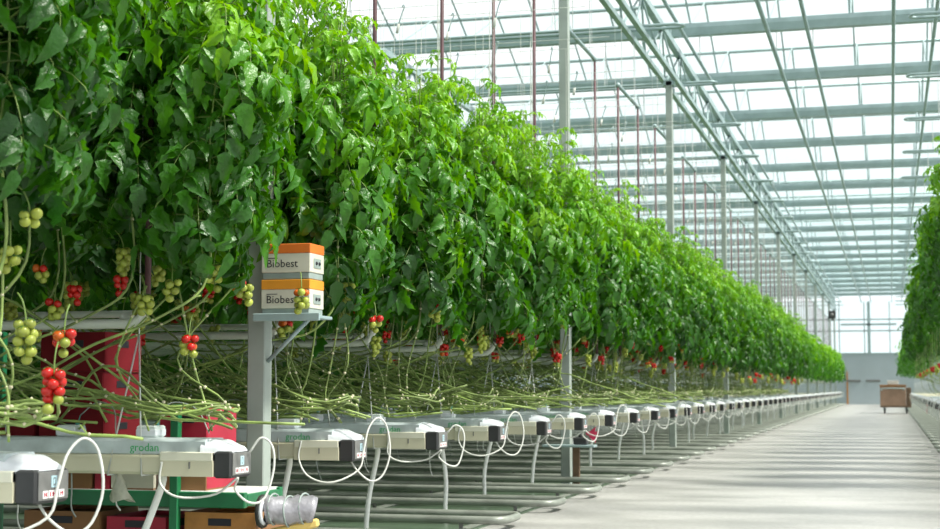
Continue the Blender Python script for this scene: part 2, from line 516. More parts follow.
def leaflet(mb, base, d, nrm, L, W, age, st=6, droop=0.9, fold=0.35, R=random):
    d = unit(d); side = unit(np.cross(d, nrm)); nrm = unit(np.cross(side, d))
    p = np.array(base, float); vs = []
    tw = R.uniform(-0.25, 0.25)
    for i in range(st+1):
        t = i/st
        wv = W*1.12*(math.sin(PI*min(1, t**0.62))**0.85)*(1-0.42*t)
        if st > 3 and 0 < i < st:
            wv *= 1.16 if i % 2 else 0.84
        up = nrm*(fold*wv)
        fw = d*(wv*0.25)
        if i == st:
            vs.append(p.copy())
        else:
            ru = nrm*(0.22*wv*(1 if i % 2 else -1)) if st > 3 else 0
            vs += [p+side*wv+up-fw*0.2+ru, p.copy(), p-side*wv+up-fw*0.2-ru]
        a = droop/st
        d2 = unit(d*math.cos(a)-nrm*math.sin(a)); nrm = unit(nrm*math.cos(a)+d*math.sin(a)); d = d2
        b = tw/st
        side, nrm = unit(side*math.cos(b)+nrm*math.sin(b)), unit(nrm*math.cos(b)-side*math.sin(b))
        p = p + d*(L/st)
    f = []
    for i in range(st-1):
        o = 3*i
        f += [(o, o+1, o+4, o+3), (o+1, o+2, o+5, o+4)]
    o = 3*(st-1)
    f += [(o, o+1, o+3), (o+1, o+2, o+3)]
    mb.add(vs, f, M['leaf'], True, age)

def compound_leaf(mb, base, az, elev, L, age, low=False, size=1.0, R=random):
    d = np.array([math.cos(az)*math.cos(elev), math.sin(az)*math.cos(elev), math.sin(elev)])
    nrm = unit(np.array([0, 0, 1.0]) - d*d[2])
    p = np.array(base, float)
    n = 7; pts = [p.copy()]; ds = [d.copy()]; ns = [nrm.copy()]
    bend = R.uniform(1.5, 2.5)
    tw = R.uniform(-0.6, 0.6)
    for i in range(n):
        a = bend/n*(0.5+i/n)
        d, nrm = unit(d*math.cos(a)-nrm*math.sin(a)), unit(nrm*math.cos(a)+d*math.sin(a))
        s = np.cross(d, nrm); b = tw/n
        nrm = unit(nrm*math.cos(b)+s*math.sin(b))
        p = p + d*(L/n)
        pts.append(p.copy()); ds.append(d.copy()); ns.append(nrm.copy())
    if not low:
        mb.tube(pts, np.linspace(0.0042, 0.0016, n+1), M['stem'], 3, caps=False)
    st = 2 if low else 7
    for k, (i, s) in enumerate([(2, 0.75), (3, 0.9), (5, 1.0), (6, 0.9)] if not low else [(3, 1.1), (5, 1.2)]):
        for sg in (-1, 1):
            side = np.cross(ds[i], ns[i])*sg
            dd = unit(ds[i]*0.6 + side*0.85 + ns[i]*R.uniform(-0.35, 0.15) - np.array([0, 0, R.uniform(0.0, 0.45)]))
            ll = (0.155 if low else 0.126)*s*size*R.uniform(0.75, 1.2)
            bp = pts[i] + dd*0.012
            leaflet(mb, bp, dd, ns[i]+0.3*np.array([R.uniform(-1,1),R.uniform(-1,1),R.uniform(-1,1)]), ll, ll*R.uniform(0.165, 0.225), age+R.uniform(-0.08, 0.08), st, R.uniform(0.5, 2.0), R.uniform(0.15, 0.85), R)
            if not low and k < 3:
                i2 = i+1
                ll2 = R.uniform(0.05, 0.085)*size
                leaflet(mb, pts[i2-1]*0.5+pts[i2]*0.5, dd+0.3*ns[i], ns[i], ll2, ll2*0.33, age, 3, 0.8, 0.4, R)
    ll = (0.18 if low else 0.142)*size*R.uniform(0.85, 1.15)
    leaflet(mb, pts[-1], ds[-1], ns[-1], ll, ll*0.22, age, st, R.uniform(0.3, 1.4), R.uniform(0.2, 0.6), R)

def foliage(seed, nleaf=40, low=False, z0=0.90, z1=2.27):
    """crown of one vine; local z = 0 is the slab top"""
    R = random.Random(seed)
    mb = MB()
    ph = R.uniform(0, 6)
    for i in range(nleaf):
        t = (i+0.5)/nleaf
        z = z0 + 0.12 + (z1-z0-0.12)*t
        az = ph + i*2.4 + R.uniform(-0.3, 0.3)
        age = 0.06 + 0.62*t**1.7 + R.uniform(-0.10, 0.16)
        if R.random() < 0.10: age += 0.28
        L = 0.42*(1-0.5*max(0, t-0.7)/0.3)*R.uniform(0.75, 1.25)
        el = R.uniform(0.1, 0.7) if t < 0.85 else R.uniform(0.5, 1.15)
        compound_leaf(mb, (0.05*math.sin(z*4+ph), 0.05*math.cos(z*3+ph), z), az, el, L*(1.25 if low else 1), min(1, max(0, age)), low, (1.15 if t < 0.7 else 1.15-1.6*(t-0.7))*(1.25 if low else 1), R)
    if not low:       # loose young shoots above the crown
        for q in range(3):
            a = R.uniform(0, 6.28); hgt = R.uniform(0.10, 0.38); r0 = R.uniform(0.02, 0.16)
            P = smooth_path([(0.3*r0*math.cos(a), 0.3*r0*math.sin(a), z1-0.25), (r0*math.cos(a), r0*math.sin(a), z1+hgt*0.4), (1.5*r0*math.cos(a), 1.5*r0*math.sin(a), z1+hgt)], 8)
            mb.tube(P, np.linspace(0.004, 0.002, 8), M['stem'], 4)
            for i in range(2, 8):
                compound_leaf(mb, P[i], a + i*2.2 + R.uniform(-.4,.4), R.uniform(0.4, 1.1), R.uniform(0.14, 0.24), min(1, R.uniform(0.55, 0.95)), False, R.uniform(0.42, 0.62), R)
    return mb

NVAR = 7
FOL = [foliage(100+i, 80).data('foliage', True) for i in range(NVAR)]

def vine(seed, mirror=False):
    """bare lowered vine: hangs from the crown, slants down along the row, doubles back round the row end and drops to its block"""
    R = random.Random(seed)
    mb = MB()
    s = 1
    top = 2.25
    ph = R.uniform(0, 6)
    run = R.uniform(0.6, 1.5)
    zc = R.uniform(0.55, 0.75)
    ctrl = [(0.05*math.sin(top*4+ph), 0.05*math.cos(top*3+ph), top), (0, 0.03, 1.5), (0.02, -0.02, 1.05), (-0.03, R.uniform(-.05,.05), zc)]
    kind = seed % 3
    if kind == 0:      # long slant along the row, then back along the slab
        ctrl += [(-0.45*run, R.uniform(-0.14,0.14), zc*0.62), (-0.95*run, R.uniform(-0.18,0.18), R.uniform(0.10,0.20)), (-1.5*run, R.uniform(-0.12,0.12), R.uniform(0.04,0.3))]
    elif kind == 1:    # hangs low, loops up and away
        ctrl += [(-0.10, R.uniform(-0.1,0.1), 0.22), (-0.35*run, R.uniform(-0.2,0.2), 0.06), (-0.8*run, R.uniform(-0.2,0.2), R.uniform(0.2,0.38)), (-1.2*run, R.uniform(-0.15,0.15), R.uniform(0.10,0.2)), (-1.6*run, 0.0, 0.05)]
    else:              # slants the other way over its neighbours
        ctrl += [(-0.28*run, R.uniform(-0.2,0.2), zc*0.75), (-0.7*run, R.uniform(-0.2,0.2), zc*0.4), (-1.1*run, R.uniform(-0.2,0.2), R.uniform(0.08,0.22)), (-1.5*run, R.uniform(-0.1,0.1), 0.04)]
    P = wobble(smooth_path(ctrl, 46), R)
    mb.tube(P, np.concatenate([np.linspace(0.0040, 0.0055, 18), np.full(28, 0.0066)]), M['old_stem'], 5)
    for i in range(14, 44, 2):
        if R.random() < 0.75:
            mb.ball(P[i]+np.array([R.uniform(-.004,.004), R.uniform(-.004,.004), 0.003]), R.uniform(0.0060, 0.0095), M['node'], 5, 3)
            if R.random() < 0.35:
                a = R.uniform(0, 6.3); q = P[i]+np.array([0.05*math.cos(a), 0.05*math.sin(a), R.uniform(-0.01, 0.05)])
                mb.bar(P[i], q, 0.0035, M['old_stem'], 4)
    return mb
VINE = [vine(300+i).data('vine_stem') for i in range(9)]
ST = MB(); ST.bar((0,0,2.2),(0,0,3.6), 0.0022, M['string'], 4); STD = ST.data('support_string')

def tomato_data(kind):
    mb = MB()
    r = 0.0205
    mb.ball((0,0,0), r, M['tom_'+kind], 12, 8, 0.92)
    for k in range(5):
        a = 2*PI*k/5
        mb.add([(0,0,r*0.95),(0.010*math.cos(a-0.35),0.010*math.sin(a-0.35),r*0.93),(0.021*math.cos(a),0.021*math.sin(a),r*0.80),(0.010*math.cos(a+0.35),0.010*math.sin(a+0.35),r*0.93)], [(0,1,2,3)], M['calyx'])
    return mb.data('tomato')
TOM = {k: tomato_data(k) for k in ('red', 'orange', 'green')}

def truss_layout(n, R):
    """places of n fruits down a hanging stalk"""
    out = []
    a0 = R.uniform(0, 6.28)
    i = 0; layer = 0
    while i < n:
        k = 3 if n - i > 3 else min(2, n - i)
        for q in range(min(k, n - i)):
            a = a0 + layer*1.05 + 2*PI*q/k
            r = 0.0245 if k == 3 else 0.020
            out.append((r*math.cos(a), r*math.sin(a), -0.05 - 0.031*layer + R.uniform(-.007,.007)))
            i += 1
        layer += 1
    return out
def stalk_data(n):
    mb = MB()
    P = smooth_path([(0.0,0.05,0.06),(0.0,0.02,0.03),(0,0,-0.03),(0.004,0,-0.1),(0,0.004,-0.045-0.0105*n)], 10)
    mb.tube(P, np.linspace(0.0035,0.002,10), M['stem'], 5)
    return mb.data('fruit_truss')
STALK = {n: stalk_data(n) for n in (6, 8, 10, 12)}
def near_truss(plant, loc, colors, rz=0.0, tilt=0.0, scale=1.0, seed=0):
    """a truss whose tomatoes are objects of their own"""
    R = random.Random(seed)
    n = len(colors)
    key = min(STALK, key=lambda k: abs(k-n))
    t = put('fruit_truss', STALK[key], plant, loc, (tilt, 0, rz))
    t.scale = (scale,)*3
    for c, q in zip(colors, truss_layout(n, R)):
        f = put('tomato', TOM[{'r':'red','o':'orange','g':'green'}[c]], t, q, (R.uniform(-.5,.5), R.uniform(-.5,.5), R.uniform(0,6)))
        k = R.uniform(0.88, 1.08); f.scale = (k,k,k)
    return t
def far_truss_data(colors, seed):
    R = random.Random(seed); mb = MB()
    n = len(colors)
    mb.tube(smooth_path([(0,0.05,0.06),(0,0.02,0.03),(0,0,-0.03),(0,0,-0.045-0.0105*n)], 6), 0.003, M['stem'], 4)
    for c, q in zip(colors, truss_layout(n, R)):
        mb.ball(q, 0.0215*R.uniform(0.9,1.1), M['tom_'+{'r':'red','o':'orange','g':'green'}[c]], 7, 5)
    return mb.data('fruit_truss')
FAR_TR = [far_truss_data(c, i) for i, c in enumerate(['rrrrrrro', 'rrrrrogg', 'gggggggggg', 'roogggg', 'gggggggg', 'rrrrrr', 'gggggggggggg'])]

plants = {}
def plant(x, y, label, group, var, dz=0.0, scale=1.0, rz=None, side=1, flip=False):
    e = empty('tomato_plant', (x, y, SLAB_T))
    tag(e, label, 'plant', group)
    R = random.Random(int(abs(x)*1000)+int(y*77)+var)
    f = put('foliage', FOL[var % NVAR], e, (0, 0, dz), (0, 0, R.uniform(0, 6.28) if rz is None else rz))
    f.scale = (scale, scale, R.uniform(0.96, 1.05))
    v = put('vine_stem', VINE[R.randrange(len(VINE))], e, (0, 0, 0), (0, 0, (0 if side > 0 else PI)+R.uniform(-0.12, 0.12)+(PI if R.random() < 0.5 and flip else 0)))
    put('support_string', STD, e, (0.05*math.sin(9), 0.03, 0))
    return e

# bank beside the aisle, long rows running away from the aisle
pl_seen = 0
for n in range(NROWS):
    y = row_y(n)
    o = ordinal(n+1)
    if n < 9: xs = [0.02, 0.40, 0.80, 1.22, 1.66]
    elif n < 16: xs = [0.02, 0.42, 0.84]
    elif n < 32: xs = [0.02, 0.5]
    else: break
    for j, dx in enumerate(xs):
        for k, dy in enumerate((-0.19, 0.19)):
            x = XL - 0.10 - dx - 0.14*k + random.uniform(-0.04, 0.04)
            end = j == 0
            if n < 9:
                near = ('facing side', 'rear side')[k]
                lab = ('leafy tomato plant at the aisle end of the %s row, on its %s' % (o, near)) if end else ('leafy tomato plant %s from the aisle in the %s row, on its %s' % (ordinal(j+1), o, near))
            else:
                lab = ('tomato plant at the aisle end of the %s row, %s line' % (o, ('front', 'back')[k])) if end else ('tomato plant %s from the aisle in the %s row, %s line' % (ordinal(j+1), o, ('front', 'back')[k]))
            e = plant(x, y+dy*random.uniform(0.7, 1.2), lab, 'tomato plants in the long bank', random.randrange(100), dz=random.uniform(-0.14, 0.10) + (-0.10 if end else 0.06) + (0.17 if n == 0 else 0.14 if n == 1 else 0), flip=j > 2)
            plants[(n, j, k)] = e
            # fruit hanging below the crown
            R = random.Random(n*100+j*10+k)
            if n < 16:
                cnt = 2
                for q in range(cnt):
                    tz = R.uniform(0.52, 0.92)
                    a = R.uniform(0, 6.28)
                    if n < 4 and end:
                        continue
                    t = put('fruit_truss', FAR_TR[R.randrange(len(FAR_TR))], e, (0.09*math.cos(a), 0.09*math.sin(a), tz), (0, 0, a))
                    t.scale = (0.86,)*3
            elif end and n < 30:
                a = R.uniform(0, 6.28)
                t = put('fruit_truss', FAR_TR[R.randrange(len(FAR_TR))], e, (0.12, -0.08, R.uniform(0.42, 0.62)), (0, 0, a))

# ripe and green trusses of the nearest rows, in world places
NEAR = [
    ((0,0,0), (-2.784, 4.66, 1.10), 'rrrrrrrrrrgg', 0.3), ((0,0,1), (-2.874, 4.62, 1.27), 'gggggggggggg', 1.2), ((0,0,1), (-2.83, 4.80, 1.24), 'rrorrgg', 0.2),
    ((0,1,0), (-2.961, 4.65, 1.53), 'ggggggg', 0.6),
    ((0,0,0), (-2.93, 4.72, 1.66), 'ggggg', 2.0),
    ((1,0,0), (-3.027, 6.20, 1.27), 'rrrroggg', 0.2), ((1,0,1), (-3.125, 6.22, 1.52), 'ggggggg', 0.5), ((1,1,0), (-3.248, 6.2, 1.46), 'gggggggg', 1.0),
    ((1,0,0), (-2.977, 6.34, 1.60), 'gggggggggg', 0.0), ((1,0,1), (-2.978, 6.62, 1.55), 'rrroo', 0.3), ((1,0,1), (-2.93, 6.58, 1.52), 'ggggggg', 1.0),
    ((1,1,1), (-3.40, 6.45, 1.40), 'gggggggg', 0.4), ((1,2,0), (-3.72, 6.22, 1.44), 'rrgggggg', 0.4),
    ((2,0,0), (-3.208, 7.75, 1.40), 'roogggg', 0.1), ((2,0,0), (-2.879, 7.17, 1.53), 'oogggggggg', 0.5), ((2,1,0), (-4.127, 7.80, 1.34), 'rrrrrrr', 0.9),
    ((2,3,0), (-4.192, 7.74, 1.46), 'rrrrr', 0.2), ((2,0,1), (-2.93, 8.0, 1.62), 'gggggggg', 0.7), ((2,0,1), (-2.80, 8.1, 1.44), 'rrrggg', 0.7),
    ((3,0,0), (-3.291, 9.3, 1.63), 'rrrogggg', 0.4), ((3,0,1), (-2.848, 9.4, 1.58), 'rroggggggg', 0.1), ((3,0,0), (-2.997, 9.3, 1.76), 'gggggggggg', 0.8),
    ((3,1,0), (-3.45, 9.35, 1.52), 'gggggggg', 0.8),
]
for i, (key, wpos, cols, rz) in enumerate(NEAR):
    e = plants[key]
    loc = Vector(wpos) - Vector(e.location)
    near_truss(e, loc, cols, rz, 0, 1.0, 900+i)

# bank across the aisle
for n in range(7, 32):
    y = row_y(n)
    o = ordinal(n-6)
    for j, dx in enumerate((0.02, 0.5)):
        e = plant(XR+0.02+dx, y+(0.12 if j else -0.12), 'tomato plant %s the aisle end of the %s row in view across the aisle' % (('at', 'behind')[j], o), 'tomato plants across the aisle', random.randrange(100), dz=random.uniform(0.25, 0.7), scale=1.1, side=-1)
        if n < 26 and j == 0:
            put('fruit_truss', FAR_TR[n % len(FAR_TR)], e, (-0.12, -0.1, 0.62), (0, 0, n))

# the rest of the plants, deep in the rows and far away: one mass
LOW = []
for i in range(5):
    mb = foliage(700+i, 30, True)
    LOW.append((np.concatenate(mb.v), mb.f, np.concatenate(mb.age)))
def mass(name, spots, label, cat):
    V = []; F = []; A = []; b = 0
    for (x, y, dz) in spots:
        v, f, a = LOW[random.randrange(len(LOW))]
        t = random.uniform(0, 6.28); c, s = math.cos(t), math.sin(t)
        q = np.empty_like(v)
        q[:,0] = v[:,0]*c - v[:,1]*s + x; q[:,1] = v[:,0]*s + v[:,1]*c + y; q[:,2] = v[:,2] + SLAB_T + dz
        V.append(q); A.append(np.clip(a + random.uniform(-.05,.12), 0, 1))
        F.extend([[k+b for k in fc] for fc in f]); b += len(v)
    me = bpy.data.meshes.new(name)
    me.from_pydata(np.concatenate(V).tolist(), [], F)
    me.materials.append(M['leaf'])
    me.polygons.foreach_set('use_smooth', [True]*len(F))
    at = me.attributes.new('age', 'FLOAT', 'POINT'); at.data.foreach_set('value', np.concatenate(A).astype(np.float32))
    o = put(name, me)
    return tag(o, label, cat, kind='stuff')
spots = []
for n in range(NROWS):
    y = row_y(n)
    if n < 9: x0, x1 = 2.1, 14.0
    elif n < 16: x0, x1 = 1.3, 10.0
    elif n < 32: x0, x1 = 1.0, 3.0
    else: x0, x1 = 0.02, 1.6
    x1 = min(x1, 14)
    x = x0
    while x < x1 + 0.01:
        for dy in (-0.18, 0.18):
            spots.append((XL-0.1-x-random.uniform(0,0.15), y+dy, random.uniform(-0.16, 0.1)+(0.06 if x > 0.3 else -0.05)))
        if n < 14 and x > 3.4:
            spots.append((XL-0.1-x, y, random.uniform(-0.85, -0.6)))
        x += (0.42 if x < 5 else 0.7) if n < 32 else 0.5
    if n >= 32:
        for dx in (0.0, 0.45):
            spots.append((XR+0.02+dx, y+random.uniform(-0.15,0.15), random.uniform(0.05,0.35)))
    elif n >= 7:
        spots.append((XR+1.1, y, 0.4))
mass('tomato_foliage', spots, 'green mass of tomato foliage deep in the rows and far down the aisle', 'foliage')

# bare vines deep under the crowns
dv = MB()
for n in range(0, 14):
    y = row_y(n)
    for q in range(60 if n < 10 else 20):
        x = XL - random.uniform(1.2, 9.0)
        z = random.uniform(0.85, 1.25)
        dy = random.uniform(-0.25, 0.25)
        dv.tube(smooth_path([(x, y+dy, z+random.uniform(0.1, 0.7)), (x+0.4, y+dy*0.6, z+random.uniform(-0.05, 0.25)), (x+random.uniform(0.6, 1.1), y+dy*0.2, max(0.82, z-0.2)), (x+random.uniform(1.0, 1.7), y-dy*0.4, 0.84)], 10), 0.0065, M['old_stem'], 4)
tag(dv.build('vine_tangle'), 'tangle of bare lowered vines deep beneath the crowns', 'vines', kind='stuff')

# ------------------------------------------------------------------ gutters, slabs, blocks
def gutter_master(kind):
    """local x = 0 at the aisle end, running to negative x; z = 0 on the floor"""
    R = random.Random(40+kind)
    e = empty('growing_gutter')
    L = 7.0
    w = 0.105
    tr = MB()
    tr.prism([(-w,GUT_B+0.012),(-w+0.012,GUT_B),(w-0.012,GUT_B),(w,GUT_B+0.012),(w,GUT_T-0.006),(w-0.012,GUT_T),(-w+0.012,GUT_T),(-w,GUT_T-0.006)], -L, -0.30, M['cream'])
    tr.box((-L,-w-0.006,GUT_T-0.016),(-0.3,-w,GUT_T-0.008), M['cream'])
    tr.build('trough', e)
    sl = MB()
    sl.prism([(-w-0.012,GUT_B-0.006),(w+0.012,GUT_B-0.006),(w+0.012,GUT_T+0.012),(-w-0.012,GUT_T+0.012)], -0.345, -0.085, M['cream'])
    sl.box((-0.345,-w-0.015,GUT_B+0.062),(-0.085,w+0.015,GUT_T+0.014), M['sleeve'], 0.004)
    sl.box((-0.20,-w-0.017,GUT_B+0.03),(-0.194,-w-0.010,GUT_B+0.06), M['capface'])
    sl.build('end_sleeve', e)
    cp = MB(); cp.box((-0.085,-w-0.004,GUT_B-0.012),(0.0,w+0.004,GUT_T+0.018), M['black'], 0.008)
    cap = cp.build('end_cap', e)
    cap['label'] = 'charcoal plastic end cap'
    fc = MB(); fc.box((0.0,-w+0.008,GUT_B+0.0),(0.006,w-0.008,GUT_T+0.010), M['capface'], 0.002)
    fc.build('cap_face', cap)
    st = MB()
    zc = GUT_B+0.062
    st.box((0.006,-0.018,zc-0.018),(0.0075,0.018,zc+0.022), M['paleblue'])
    for (a, b, c, d2) in ((-0.008,-0.012,-0.005,0.016),(0.005,-0.012,0.008,0.016),(-0.008,0.012,0.008,0.016),(-0.008,-0.012,0.008,-0.008)):
        st.box((0.0075,a,zc+b),(0.0082,c,zc+d2), M['capface'])
    st.build('pale_blue_emblem', cap)
    sk = MB()
    for q, (y0, y1) in enumerate(((-0.072,-0.042),(-0.036,0.024),(0.032,0.066))):
        sk.box((0.006,y0,GUT_B+0.008),(0.0078,y1,GUT_B+0.034), M['sticker'])
    rnd = [(-0.066,0.013,-0.060,0.029),(-0.054,0.013,-0.048,0.029),(-0.066,0.019,-0.048,0.023),(-0.028,0.013,-0.022,0.029),(-0.012,0.013,-0.004,0.029),(-0.012,0.020,0.004,0.024),(0.010,0.013,0.016,0.029),(0.040,0.013,0.045,0.029),(0.052,0.013,0.058,0.029),(0.040,0.020,0.058,0.024)]
    for (a, b, c, d2) in rnd:
        sk.box((0.0078,a,GUT_B+b),(0.0084,c,GUT_B+d2), M['redprint'])
    sk.build('number_sticker', cap)
    # white film pulled over the cap
    fm = MB()
    vs = []; nx, ny = 8, 9
    for i in range(nx):
        for j in range(ny):
            u = i/(nx-1); t = j/(ny-1)*2-1
            x = -0.15 + 0.145*u
            yw = (w+0.004)*(1.0-0.14*u)
            z = GUT_T + 0.070 - 0.034*u**2.2 - 0.030*max(0, abs(t)-0.55)/0.45 + 0.003*math.sin(9*u+5*t+kind)
            vs.append((x, yw*t, z))
    f = [(i*ny+j, (i+1)*ny+j, (i+1)*ny+j+1, i*ny+j+1) for i in range(nx-1) for j in range(ny-1)]
    b0 = len(vs)
    for i in range(nx):
        for j in (0, ny-1):
            x, y, z = vs[i*ny+j]; vs.append((x, y*1.02, GUT_T+0.004))
    for i in range(nx-1):
        f.append((i*ny, b0+2*i, b0+2*i+2, (i+1)*ny)); f.append((i*ny+ny-1, (i+1)*ny+ny-1, b0+2*i+3, b0+2*i+1))
    bb = len(vs)
    for j in range(ny):
        x, y, z = vs[(nx-1)*ny+j]; vs.append((x+0.002, y, GUT_T+0.012))
    for j in range(ny-1):
        f.append(((nx-1)*ny+j, bb+j, bb+j+1, (nx-1)*ny+j+1))
    fm.add(vs, f, M['whitefilm'], True)
    fm.build('end_film', e)
    # white hose: from the sleeve, under the cap, up in a loop beside it and back
    h = MB()
    k = R.uniform(0.85, 1.15)
    if kind % 2 == 0:
        c = [(-0.30,-w-0.02,GUT_B+0.10),(-0.31,-w-0.03,GUT_B+0.0),(-0.25,-w-0.035,GUT_B-0.09*k),(-0.12,-w-0.02,GUT_B-0.12*k),(0.0,-0.05,GUT_B-0.06),(0.035,0.0,GUT_B+0.05),
             (0.06,0.06,GUT_B+0.16*k),(0.12,0.14,GUT_B+0.215*k),(0.19,0.19,GUT_B+0.17*k),(0.22,0.20,GUT_B+0.03),(0.17,0.15,GUT_B-0.09),(0.08,0.08,GUT_B-0.12*k),(-0.02,0.03,GUT_B-0.07),(-0.06,0.0,GUT_B-0.005)]
    else:
        c = [(-0.33,-w-0.02,GUT_B+0.06),(-0.33,-w-0.03,GUT_B-0.04),(-0.24,-w-0.03,GUT_B-0.10*k),(-0.10,-w,GUT_B-0.09*k),(-0.01,-0.07,GUT_B-0.02),(0.0,-0.06,GUT_B-0.02),
             (-0.02,-0.03,GUT_B-0.07*k),(0.05,0.04,GUT_B-0.13*k),(0.14,0.12,GUT_B-0.11),(0.19,0.18,GUT_B+0.02),(0.18,0.17,GUT_B+0.13*k),(0.11,0.12,GUT_B+0.17*k),(0.03,0.10,GUT_B+0.10)]
    c = [(x*(0.62 if x > 0 else 1), y if x < -0.1 else y*0.55, z) for x, y, z in c]
    h.tube(smooth_path(c, 56), 0.0055, M['hose'], 7)
    h.build('water_hose', e)
    # drain pipe to the floor
    dp = MB()
    lean = (0.26, 0.16, 0.20, 0.06, -0.04, 0.05)[kind % 6]
    bow = (0.04, -0.02, 0.03, -0.02, 0.02, -0.03)[kind % 6]
    x0 = -0.36 - 0.03*kind
    dp.tube(smooth_path([(x0,0.0,GUT_B+0.005),(x0-0.02*lean,0.0,GUT_B-0.06),(x0-lean*0.45+bow,-0.02,GUT_B*0.5),(x0-lean,-0.04,0.12),(x0-lean*1.02,-0.04,0.0)], 18), 0.017, M['drain'], 9)
    dp.build('drain_pipe', e)
    for q in range(4):
        xx = -0.55 - 0.28*q + R.uniform(-0.08, 0.08)
        ln = R.uniform(0.14, 0.30)
        t = MB()
        t.tube(smooth_path([(xx,-0.06,GUT_B+0.004),(xx+R.uniform(-.02,.02),-0.07,GUT_B-ln*0.4),(xx+R.uniform(-.02,.02),-0.06,GUT_B-ln*0.8),(xx+R.uniform(.01,.04),-0.07,GUT_B-ln)], 9), 0.004, M['greyhose'] if q % 2 else M['hose'], 5)
        t.build('drip_tube', e)
    # hanger: an inverted V of wire carrying the gutter, its rope going up
    for q, xx in enumerate((-0.52, -2.6, -4.9)):
        hg = MB()
        az = 1.20 + 0.05*((kind+q) % 3)
        for sx in (-1, 1):
            hg.bar((xx+0.085*sx,-w-0.012,GUT_B-0.004),(xx,0,az), 0.0042, M['wire'], 5)
            hg.bar((xx+0.085*sx,-w-0.012,GUT_B-0.004),(xx+0.085*sx,w+0.012,GUT_B-0.004), 0.0042, M['wire'], 5)
        hg.bar((xx,0,az),(xx,0,GB-0.03), 0.003, M['wire'], 4)
        hg.build('hanger_wire', e)
    return e

def slab_data(text):
    mb = MB(); w = 0.10; z0, z1 = 0.0, SLAB_T-GUT_T
    mb.prism([(-w,z0+0.004),(-w+0.006,z0),(w-0.006,z0),(w,z0+0.004),(w,z1-0.016),(w-0.012,z1-0.003),(0,z1),(-w+0.012,z1-0.003),(-w,z1-0.016)], -1.16, 0.0, M['bagfilm'])
    return mb.data('grow_slab')
SLAB = slab_data(True)
TXT = text_mesh('grodan', 0.052)
TXT.materials.append(M['greenprint'])
bl = MB()
bl.box((-0.10,-0.05,0),(-0.0,0.05,0.055), M['block'], 0.006); bl.box((-0.102,-0.052,0.006),(0.002,0.052,0.040), M['whitefilm'], 0.005)
bl.bar((-0.03,0.02,0.05),(-0.02,0.03,0.10), 0.003, M['teal'], 5); bl.box((-0.036,0.012,0.05),(-0.022,0.028,0.075), M['teal'], 0.002)
BLOCK = bl.data('grow_block')
TUBE = MB(); TUBE.tube(smooth_path([(-0.02,0.03,0.10),(0.05,0.06,0.16),(0.16,0.02,0.13),(0.22,-0.06,0.02)], 14), 0.0032, M['greyhose'], 5)
TUBED = TUBE.data('drip_tube')

masters = [gutter_master(k) for k in range(6)]
used = set()
for bank in ('long', 'across'):
    for n in range(NROWS):
        if bank == 'across' and n < 7: continue
        k = n % 6 if n < 6 else 3 + n % 3
        if k not in used:
            e = masters[k]; used.add(k)
        else:
            e = copy_tree(masters[k])
        y = row_y(n)
        if bank == 'long':
            e.location = (XL, y, 0)
            tag(e, 'cream growing gutter with dark numbered end cap, %s row from the near end' % ordinal(n+1), 'gutter', 'growing gutters of the long bank')
        else:
            e.location = (XR, y, 0); e.rotation_euler = (0, 0, PI)
            tag(e, 'cream growing gutter across the aisle, %s row in view there' % ordinal(n-6), 'gutter', 'growing gutters across the aisle')
        if n > (30 if bank == 'long' else 24): continue
        for q in range(2 if n < 10 and bank == 'long' else 1):
            s = put('grow_slab', SLAB)
            if bank == 'long':
                s.location = (XL-0.13-1.20*q, y, GUT_T)
                tag(s, 'grey film wrapped growing slab in the %s gutter, %s from the aisle' % (ordinal(n+1), ordinal(q+1)), 'growing slab', 'growing slabs of the long bank')
                if n < 8:
                    t = put('lettering', TXT, s, ((-0.62, -0.30, -0.20)[min(n, 2)], -0.1006, 0.030), (PI/2, 0, 0))
                    t['label'] = 'green printed word on the slab film'
            else:
                s.location = (XR+0.20, y, GUT_T); s.rotation_euler = (0, 0, PI)
                tag(s, 'film wrapped growing slab across the aisle, in the %s gutter in view there' % ordinal(n-6), 'growing slab', 'growing slabs across the aisle')
        if bank == 'long' and n < 16:
            for q, dx in enumerate((0.34, 0.80, 1.4) if n < 6 else (0.34,)):
                b = empty('grow_block', (XL-dx-random.uniform(0,0.08), y+0.01, SLAB_T-0.002))
                put('block', BLOCK, b); put('drip_tube', TUBED, b, (0,0,0), (0,0,random.uniform(-0.5,0.5)))
                tag(b, 'small pale growing block on the slab of the %s row, %s from the aisle' % (ordinal(n+1), ordinal(q+1)), 'growing block', 'growing blocks on the slabs')

